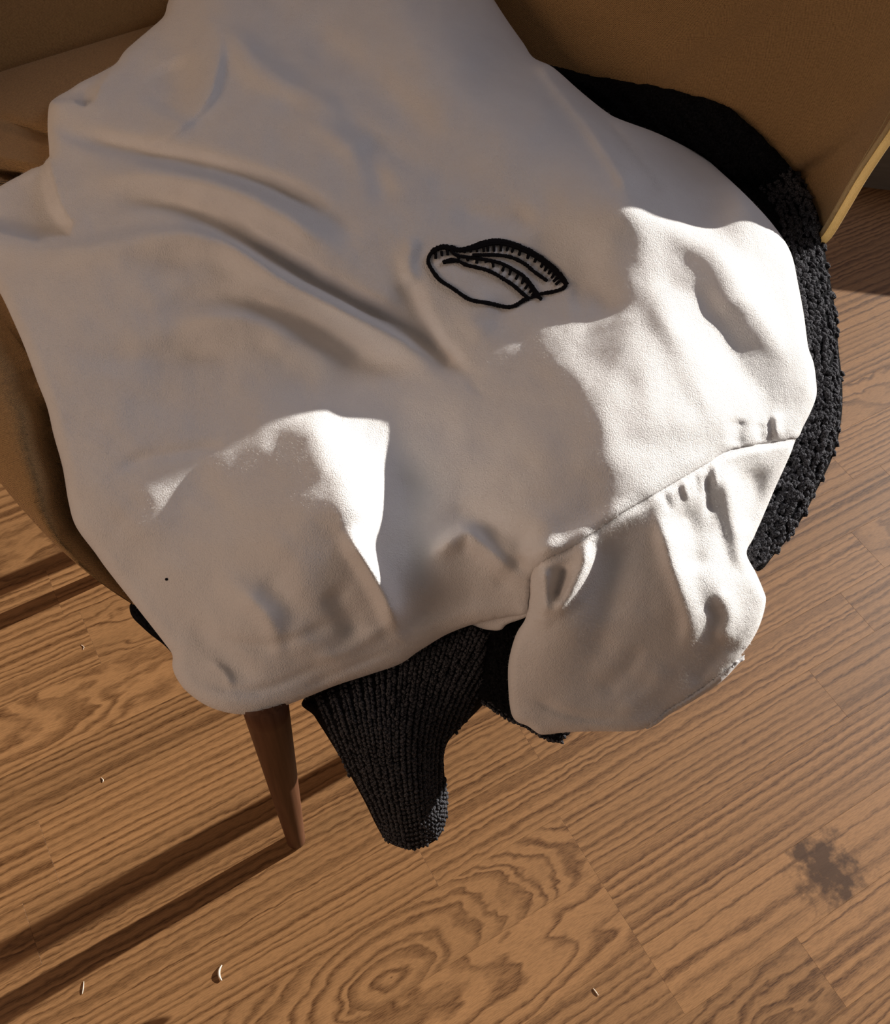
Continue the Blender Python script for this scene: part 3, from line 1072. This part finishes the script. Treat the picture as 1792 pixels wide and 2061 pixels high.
# tapered legs
zz = np.linspace(0, 1, 14)
for (a, b) in ((0, 0), (LS, 0), (0, LS), (LS, LS)):
    p = chair_pt(a, b)
    V, F = [], []
    ns = 28
    zs = [0.0, 0.0006, 0.002] + list(np.linspace(0.02, 0.345, 12))
    rsx = [0.0070, 0.0083, 0.0088] + list(np.linspace(0.0093, 0.0165, 12))
    for z, r in zip(zs, rsx):
        for s in range(ns):
            t = 2 * math.pi * s / ns
            V.append((r * math.cos(t), r * math.sin(t), z))
    for j in range(len(zs) - 1):
        for s in range(ns):
            s2 = (s + 1) % ns
            F.append((j * ns + s, j * ns + s2, (j + 1) * ns + s2, (j + 1) * ns + s))
    F.append(tuple(range(ns - 1, -1, -1)))
    F.append(tuple(range((len(zs) - 1) * ns, len(zs) * ns)))
    o = mesh_obj('leg', V, F, m_leg)
    o.location = (p[0], p[1], 0)
    put(o, chair)

# ------------------------------------------------------------------ white shirt
shirt = thing('t_shirt', 'crumpled white cotton T-shirt with black line embroidery lying over the armchair seat', 'shirt', (-0.05, 0.5, 0.45))
body, XB, FB = sheet('body', BODY, z_body, m_cotton, shirt, step=6.0, bstep=5.0, lines=[np.vstack([N1, N1[:1]]), np.vstack([N2, N2[:1]])], round_w=26, round_d=0.010, skirt=0.022)
slv, XS, FS = sheet('sleeve', SLV, z_sleeve, m_cotton, shirt, step=6.0, bstep=5.0, round_w=20, round_d=0.008, skirt=0.02)
# turned hem of the sleeve showing at its lower edge
HEM = [(1500, 1318), (1478, 1346), (1450, 1374), (1400, 1408), (1372, 1424), (1345, 1440), (1322, 1458), (1300, 1468), (1310, 1450), (1340, 1424), (1400, 1388), (1450, 1350)]
hemo, XH, FH = sheet('sleeve_hem', HEM, lambda P: z_shirt(P) - 0.0005, m_cotton, shirt, step=6, bstep=5, round_w=16, round_d=0.010, skirt=0.008, skirt_in=3)
# inner layer of the hem showing in the gap beside the sleeve
BK = [(930, 1250), (960, 1262), (985, 1268), (1008, 1268), (1022, 1256), (1062, 1240), (1070, 1215), (1000, 1215), (930, 1235)]
sheet('back_hem', BK, lambda P: z_shirt(P) - 0.020, m_cotton, shirt, step=6, bstep=5, round_w=7, round_d=0.003, skirt=0.006, skirt_in=3)


def sun_weight(Cn, Nn):
    return 0.2 + 2.0 * np.exp(-((Nn @ np.array(SUN_DIR) - 0.08) / 0.2) ** 2)


fuzz('fuzz', XB, FB, 110000, 0.0017, 0.000042, m_cfib, shirt, sun_weight, seed=2)
fuzz('fuzz', XS, FS, 40000, 0.0017, 0.000042, m_cfib, shirt, sun_weight, seed=3)

# black embroidery: a split coffee bean in satin stitch


def ep(L):
    return [(800 + a / 4.48, 430 + b / 4.48) for a, b in L]


E_LINES = [
    (ep([(480, 305), (425, 300), (350, 325), (302, 360), (280, 410), (282, 450), (305, 495), (338, 545), (375, 590), (420, 625), (470, 655), (530, 695), (590, 738), (640, 768), (700, 788), (780, 800), (860, 815), (930, 833), (1000, 843), (1060, 830), (1110, 800), (1150, 775), (1190, 768)]), 4.2),
    (ep([(310, 350), (360, 315), (425, 300), (480, 318)]), 5.6),
    (ep([(470, 300), (520, 320), (570, 328), (640, 315), (720, 285), (800, 260), (870, 248), (940, 250), (1010, 265), (1100, 297), (1200, 342), (1300, 405), (1380, 465), (1440, 520), (1495, 590), (1528, 645)]), 5.6),
    (ep([(620, 330), (720, 305), (800, 282), (870, 270), (940, 272), (1010, 285), (1100, 318), (1200, 362), (1290, 420), (1370, 482), (1430, 540), (1490, 610)]), 3.6),
    (ep([(1528, 640), (1490, 675), (1420, 700), (1340, 715), (1270, 726)]), 3.8),
    (ep([(675, 374), (800, 372), (900, 374), (1000, 387), (1080, 415), (1160, 460), (1230, 520), (1300, 570), (1355, 608)]), 3.8),
    (ep([(478, 315), (520, 368), (600, 388), (700, 402), (800, 417), (900, 437), (980, 467), (1060, 512), (1130, 555), (1180, 605), (1220, 662), (1260, 712), (1280, 755), (1305, 775)]), 3.6),
    (ep([(1150, 580), (1200, 640), (1240, 700), (1260, 750)]), 5.0),
    (ep([(408, 442), (450, 425), (500, 415), (560, 432), (620, 462), (700, 482), (800, 507), (880, 542), (960, 590), (1040, 642), (1110, 702), (1165, 750), (1195, 768)]), 4.0),
    (ep([(410, 442), (450, 430), (530, 425)]), 4.4),
    (ep([(515, 360), (540, 380), (562, 415)]), 2.6),
    (ep([(1195, 765), (1240, 745), (1280, 760)]), 3.0),
]
TICKS = [((345, 350), (345, 410)), ((398, 335), (402, 385)), ((450, 325), (455, 378)), ((495, 340), (515, 375)),
         ((600, 335), (610, 358)), ((655, 325), (665, 352)), ((715, 315), (720, 350)), ((775, 300), (780, 348)), ((815, 290), (818, 345)), ((870, 280), (872, 345)), ((935, 280), (932, 342)), ((1000, 290), (985, 338)), ((1048, 305), (1030, 352)), ((1110, 330), (1095, 380)), ((1185, 360), (1172, 410)), ((1250, 400), (1236, 442)), ((1310, 440), (1295, 488)), ((1350, 475), (1325, 520)), ((1385, 505), (1360, 548)), ((1415, 540), (1388, 585)), ((1445, 575), (1405, 615)), ((1465, 605), (1425, 642)),
         ((630, 395), (636, 432)), ((718, 408), (714, 452)), ((790, 418), (800, 445)), ((858, 430), (866, 486)), ((965, 468), (945, 522)), ((1025, 500), (1008, 556)), ((1092, 540), (1066, 596)), ((1140, 575), (1122, 636)), ((1185, 625), (1150, 682)), ((1222, 668), (1190, 716)), ((1245, 705), (1212, 742))]
V, F = [], []
eg = np.random.default_rng(5)


def satin(line, hw):
    """half-round thread band lying on the cloth; ragged like single stitches"""
    P = resample(smooth_line(line, 6), 1.6)
    T = np.gradient(P, axis=0)
    T /= np.linalg.norm(T, axis=1)[:, None]
    Nn = np.column_stack([-T[:, 1], T[:, 0]])
    h = hw * (1 + 0.10 * eg.normal(size=len(P)))
    h[0] *= 0.75
    h[-1] *= 0.75
    b0 = len(V)
    prof = [(-1.0, 0.0), (-0.8, 0.7), (-0.35, 1.0), (0.35, 1.0), (0.8, 0.7), (1.0, 0.0)]
    m = len(prof)
    rowsP = np.vstack([P + Nn * (h * a)[:, None] for a, _ in prof])
    zz_ = z_body(rowsP) + np.repeat([b * 0.0012 for _, b in prof], len(P)) + 0.0006
    X = at(rowsP, zz_)
    for v in X:
        V.append(v)
    L_ = len(P)
    for j in range(m - 1):
        for i in range(L_ - 1):
            F.append((b0 + j * L_ + i, b0 + j * L_ + i + 1, b0 + (j + 1) * L_ + i + 1, b0 + (j + 1) * L_ + i))


for ln, hw in E_LINES:
    satin(ln, hw)
for a, b in TICKS:
    satin(ep([a, ((a[0] + b[0]) / 2 + 1, (a[1] + b[1]) / 2), b]), 2.9)
em = mesh_obj('embroidery', V, F, m_thread)
em['label'] = 'black stitched coffee bean drawing'
put(em, shirt)
# tiny dark speck of lint
sp = at([(335, 1166)], float(z_body(np.array([[335, 1166.0]]))[0]) + 0.0006)[0]
bm = bmesh.new()
bmesh.ops.create_icosphere(bm, subdivisions=1, radius=0.0011)
me = bpy.data.meshes.new('speck')
bm.to_mesh(me)
bm.free()
me.materials.append(m_thread)
o = bpy.data.objects.new('speck', me)
o.location = sp
COL.objects.link(o)
put(o, shirt)

# ------------------------------------------------------------------ dark knitted sweater
sweater = thing('knitted_sweater', 'charcoal ribbed wool sweater under the white shirt, one sleeve hanging down', 'sweater', (0.0, 0.5, 0.44))
wing_px, wing_z = proj(inner.reshape(-1, 3)), inner.reshape(-1, 3)[:, 2]
_m = (wing_px[:, 0] > 950) & (wing_px[:, 0] < 1800) & (wing_px[:, 1] > -100) & (wing_px[:, 1] < 560)
wing_px, wing_z = wing_px[_m], wing_z[_m]


def z_sw(P):
    z = zb_sw(P)
    for a in range(0, len(P), 4000):
        q = P[a:a + 4000]
        D = np.linalg.norm(q[:, None] - wing_px[None], axis=2)
        w = 1 / (D + 4) ** 4
        zw = (w * wing_z).sum(1) / w.sum(1) + 0.012
        near = D.min(1) < 25
        z[a:a + 4000] = np.where(near, np.maximum(z[a:a + 4000], zw), z[a:a + 4000])
    m = inside(P, np.array(BODY, float)) | inside(P, np.array(SLV, float))
    zs = z_shirt(P) - 0.016
    d, _, _ = line_dist(P, np.array(BODY + BODY[:1], float))
    lim = np.where(m, zs - 0.004, z)
    z = np.minimum(z, lim)
    z += vnoise(P, 14) * 0.0016
    return z


swb, XW, FW_ = sheet('body', SB, z_sw, m_wool, sweater, step=9, bstep=6, round_w=34, round_d=0.016, skirt=0.03, skirt_in=6)

SV = [(612, 1406), (632, 1440), (655, 1476), (682, 1520), (705, 1560), (735, 1615), (758, 1662), (776, 1690), (800, 1704), (830, 1709), (862, 1700), (884, 1684), (898, 1652), (901, 1605), (895, 1560), (894, 1520), (904, 1490), (930, 1462), (975, 1416), (1000, 1380), (1010, 1320), (1020, 1255), (960, 1230), (840, 1285), (740, 1330)]
zb_sv = tps_fit([(610, 1400, .330), (760, 1340, .340), (900, 1290, .346), (1010, 1260, .346), (975, 1416, .290), (655, 1480, .303), (800, 1480, .306), (900, 1500, .266), (720, 1600, .232), (830, 1600, .242), (895, 1600, .208), (775, 1690, .164), (830, 1705, .153), (885, 1685, .159)])


def rib_lines():
    """centre lines of the knit ribs of the sleeve, from under the hem to the cuff"""
    top = np.array([(628, 1392), (720, 1350), (820, 1300), (910, 1262), (985, 1270), (1000, 1340)], float)
    bot = np.array([(776, 1692), (800, 1703), (830, 1707), (862, 1698), (884, 1680), (897, 1648)], float)
    midp = np.array([(692, 1535), (750, 1515), (805, 1500), (850, 1490), (885, 1480), (935, 1452)], float)
    out = []
    for t in np.linspace(0.02, 0.98, 19):
        f = t * 5
        i = min(int(f), 4)
        u = f - i
        out.append(smooth_line([top[i] * (1 - u) + top[i + 1] * u, midp[i] * (1 - u) + midp[i + 1] * u, bot[i] * (1 - u) + bot[i + 1] * u], 8))
    return out


def z_sv(P):
    return zb_sv(P) + vnoise(P, 12) * 0.0016


svo, XV, FV = sheet('sleeve', SV, z_sv, m_wool, sweater, step=8, bstep=6, round_w=62, round_d=0.032, skirt=0.03, skirt_in=6)
SH = [(955, 1245), (1000, 1240), (1060, 1235), (1110, 1300), (1150, 1400), (1150, 1470), (1136, 1484), (1128, 1496), (1104, 1488), (1080, 1476), (1056, 1458), (1030, 1450), (1005, 1436), (985, 1420), (972, 1414), (955, 1380)]
zb_sh = tps_fit([(955, 1245, .350), (1060, 1240, .346), (1000, 1340, .318), (985, 1420, .288), (1056, 1460, .272), (1130, 1490, .262), (1150, 1400, .28), (1100, 1330, .31)])
sho, XF, FF = sheet('hem', SH, lambda P: zb_sh(P) + vnoise(P, 12) * 0.0016, m_wool, sweater, step=8, bstep=6, round_w=16, round_d=0.008, skirt=0.02, skirt_in=4)
SL = [(264, 1213), (261, 1228), (268, 1244), (284, 1260), (304, 1278), (330, 1298), (370, 1335), (410, 1330), (380, 1270), (320, 1235), (285, 1205)]
slo, XL, FL_ = sheet('hem', SL, lambda P: np.full(len(P), 0.345) - (P[:, 1] - 1210) * 0.00012, m_wool, sweater, step=8, bstep=6, round_w=14, round_d=0.007, skirt=0.015, skirt_in=3)

# knit stitches standing proud on the ribs
ico = bmesh.new()
bmesh.ops.create_icosphere(ico, subdivisions=1, radius=1)
ico.verts.ensure_lookup_table()
IV = np.array([v.co[:] for v in ico.verts])
IF = [[v.index for v in f.verts] for f in ico.faces]
ico.free()


def stitches(name, lines, zf, parent, pitch, size, seed, lift=0.0, jit=0.5, within=None):
    g = np.random.default_rng(seed)
    V, F = [], []
    for ln in lines:
        P = resample(ln, pitch)
        T = np.gradient(P, axis=0)
        T /= np.linalg.norm(T, axis=1)[:, None] + 1e-9
        for sgn in (-1, 1):
            Q = P + np.column_stack([-T[:, 1], T[:, 0]]) * sgn * size * 0.42 + g.normal(size=P.shape) * jit
            if within is not None:
                ok = inside(Q, within)
                if not ok.any():
                    continue
            else:
                ok = np.ones(len(Q), bool)
            z = zf(Q) + lift
            X = at(Q, z)
            X2 = at(Q + T * 6, zf(Q + T * 6) + lift)
            for i in np.nonzero(ok)[0]:
                d = X2[i] - X[i]
                d /= np.linalg.norm(d) + 1e-12
                v = np.array([0, 0, CAM_H]) - X[i]
                v /= np.linalg.norm(v)
                s = np.cross(d, v)
                s /= np.linalg.norm(s) + 1e-12
                d = d + s * 0.5 * sgn
                d /= np.linalg.norm(d)
                s = np.cross(d, v)
                s /= np.linalg.norm(s) + 1e-12
                n = np.cross(s, d)
                k = size * 0.00030 * g.uniform(0.8, 1.25)
                M3 = np.array([d * k * 0.78, s * k * 0.5, n * k * 0.62])
                b = len(V)
                V.extend((IV * g.uniform(0.85, 1.15, (len(IV), 1))) @ M3 + X[i])
                F.extend([[b + a for a in f] for f in IF])
    o = mesh_obj(name, V, F, m_wool2)
    o['kind'] = 'stuff'
    put(o, parent)
    return np.array(V), np.array(F)


m_wfib2, nt, bs = mat_new('dark_wool_fibre')  # darker copy of the edge fibre, toned down for the shaded knit
bs.inputs['Base Color'].default_value = (0.045, 0.044, 0.048, 1)
bs.inputs['Roughness'].default_value = 0.9
bs.inputs['Specular IOR Level'].default_value = 0.05
m_wool2, nt, bs = mat_new('charcoal_stitch_wool')
tcn = N(nt, 'ShaderNodeTexCoord')
n0 = N(nt, 'ShaderNodeTexNoise', i_Scale=900.0, i_Detail=2.0)
nt.links.new(tcn.outputs['Object'], n0.inputs['Vector'])
nt.links.new(ramp(nt, n0.outputs[0], [(0.35, (0.010, 0.010, 0.012)), (0.65, (0.11, 0.107, 0.116))]), bs.inputs['Base Color'])
bs.inputs['Roughness'].default_value = 1.0
bs.inputs['Specular IOR Level'].default_value = 0.05
bb = N(nt, 'ShaderNodeBump', i_Strength=1.0, i_Distance=0.001)
nt.links.new(n0.outputs[0], bb.inputs['Height'])
nt.links.new(bb.outputs[0], bs.inputs['Normal'])


def wool_weight(Cn, Nn):
    p = proj(Cn)
    return 0.03 + sstep(1000, 1500, p[:, 0])


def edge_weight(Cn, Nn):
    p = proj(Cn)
    return 0.02 + sstep(400, 520, p[:, 1]) * (0.3 + np.clip(Nn @ np.array(SUN_DIR), 0, 1))  # pale fibres gathered where the edge catches the sun


def z_sv_r(P):
    ol = np.array(SV + SV[:1], float)
    d, _, _ = line_dist(P, ol)
    u = np.clip(1 - d / 62, 0, 1)
    return z_sv(P) - 0.032 * (1 - np.sqrt(np.clip(1 - u * u, 0, 1)))


VS, FSs = stitches('stitches', rib_lines(), z_sv_r, sweater, 9, 11, 3, within=np.array(SV, float))
edge = np.array([(1600, 338), (1620, 370), (1636, 400), (1652, 440), (1657, 480), (1666, 535), (1676, 590), (1685, 645), (1689, 700), (1695, 760), (1696, 820), (1688, 880), (1672, 930), (1645, 985), (1620, 1035), (1590, 1080), (1560, 1115), (1528, 1148)], float)


def z_sw_r(P):
    ol = np.array(SB + SB[:1], float)
    d, _, _ = line_dist(P, ol)
    u = np.clip(1 - d / 34, 0, 1)
    return z_sw(P) - 0.016 * (1 - np.sqrt(np.clip(1 - u * u, 0, 1)))


es = smooth_line(edge, 4)
et = np.gradient(es, axis=0)
et /= np.linalg.norm(et, axis=1)[:, None]
en = np.column_stack([-et[:, 1], et[:, 0]])          # to the inside of the garment
if ((np.array([1400, 700]) - es[10]) @ en[10]) < 0:
    en = -en
rl = [es + en * o_ for o_ in (5, 21, 37, 53, 69)]
VE, FE = stitches('stitches', rl, z_sw_r, sweater, 8, 15, 4, jit=3.0, within=np.array(SB, float))
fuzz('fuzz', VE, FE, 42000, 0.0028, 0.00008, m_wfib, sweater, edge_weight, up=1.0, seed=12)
hl = smooth_line([(975, 1412), (1005, 1434), (1030, 1448), (1056, 1458), (1080, 1474), (1104, 1486), (1130, 1492)], 4)
stitches('stitches', [hl + np.array([1, -3]), hl + np.array([5, -14])], lambda P: zb_sh(P) - 0.004, sweater, 9, 11, 5)


fuzz('fuzz', XW, FW_, 26000, 0.0030, 0.00006, m_wfib2, sweater, wool_weight, up=0.7, seed=7)
fuzz('fuzz', VS, FSs, 9000, 0.0014, 0.00005, m_wfib2, sweater, None, up=0.7, seed=8)
fuzz('fuzz', XF, FF, 2500, 0.0025, 0.00006, m_wfib2, sweater, None, up=0.7, seed=9)


# ------------------------------------------------------------------ bits of lint on the floor
def lint(name, label, pts, rad, cat='lint'):
    P = at(smooth_line(pts, 6), 0.0)
    P = P + np.column_stack([np.zeros(len(P)), np.zeros(len(P)), rad + 0.4 * rad * np.sin(np.linspace(0, math.pi, len(P)))])
    c = P.mean(0)
    c[2] = 0
    r = rad * np.sin(np.linspace(0.35, math.pi - 0.35, len(P)))
    V, F = tube(P - c, r, 6)
    o = mesh_obj(name, V, F, m_lint)
    o.location = c
    o['label'] = label
    o['category'] = cat
    return o


lint('wood_shaving', 'pale crescent crumb on the floorboards near the bottom, left of the ringed plank', [(447, 1943), (442, 1953), (442, 1965), (447, 1974)], 0.0011, 'crumb')
lint('lint_fibre', 'thin white fibre lying on floorboards below the hanging dark sleeve, right of the ringed grain', [(1194, 1989), (1199, 1996), (1205, 2004)], 0.0005)
lint('lint_fibre', 'thin pale fibre beside the double dark shadow at bottom left', [(169, 1975), (168, 1988), (166, 2001)], 0.0005)
lint('wood_shaving', 'tiny pale curl on the sunny floor left of the white shirt corner', [(163, 1298), (169, 1302), (167, 1308)], 0.0003, 'crumb')
lint('wood_shaving', 'tiny whitish crumb on the floor left of the wooden chair leg', [(204, 1565), (208, 1570), (207, 1575)], 0.0004, 'crumb')
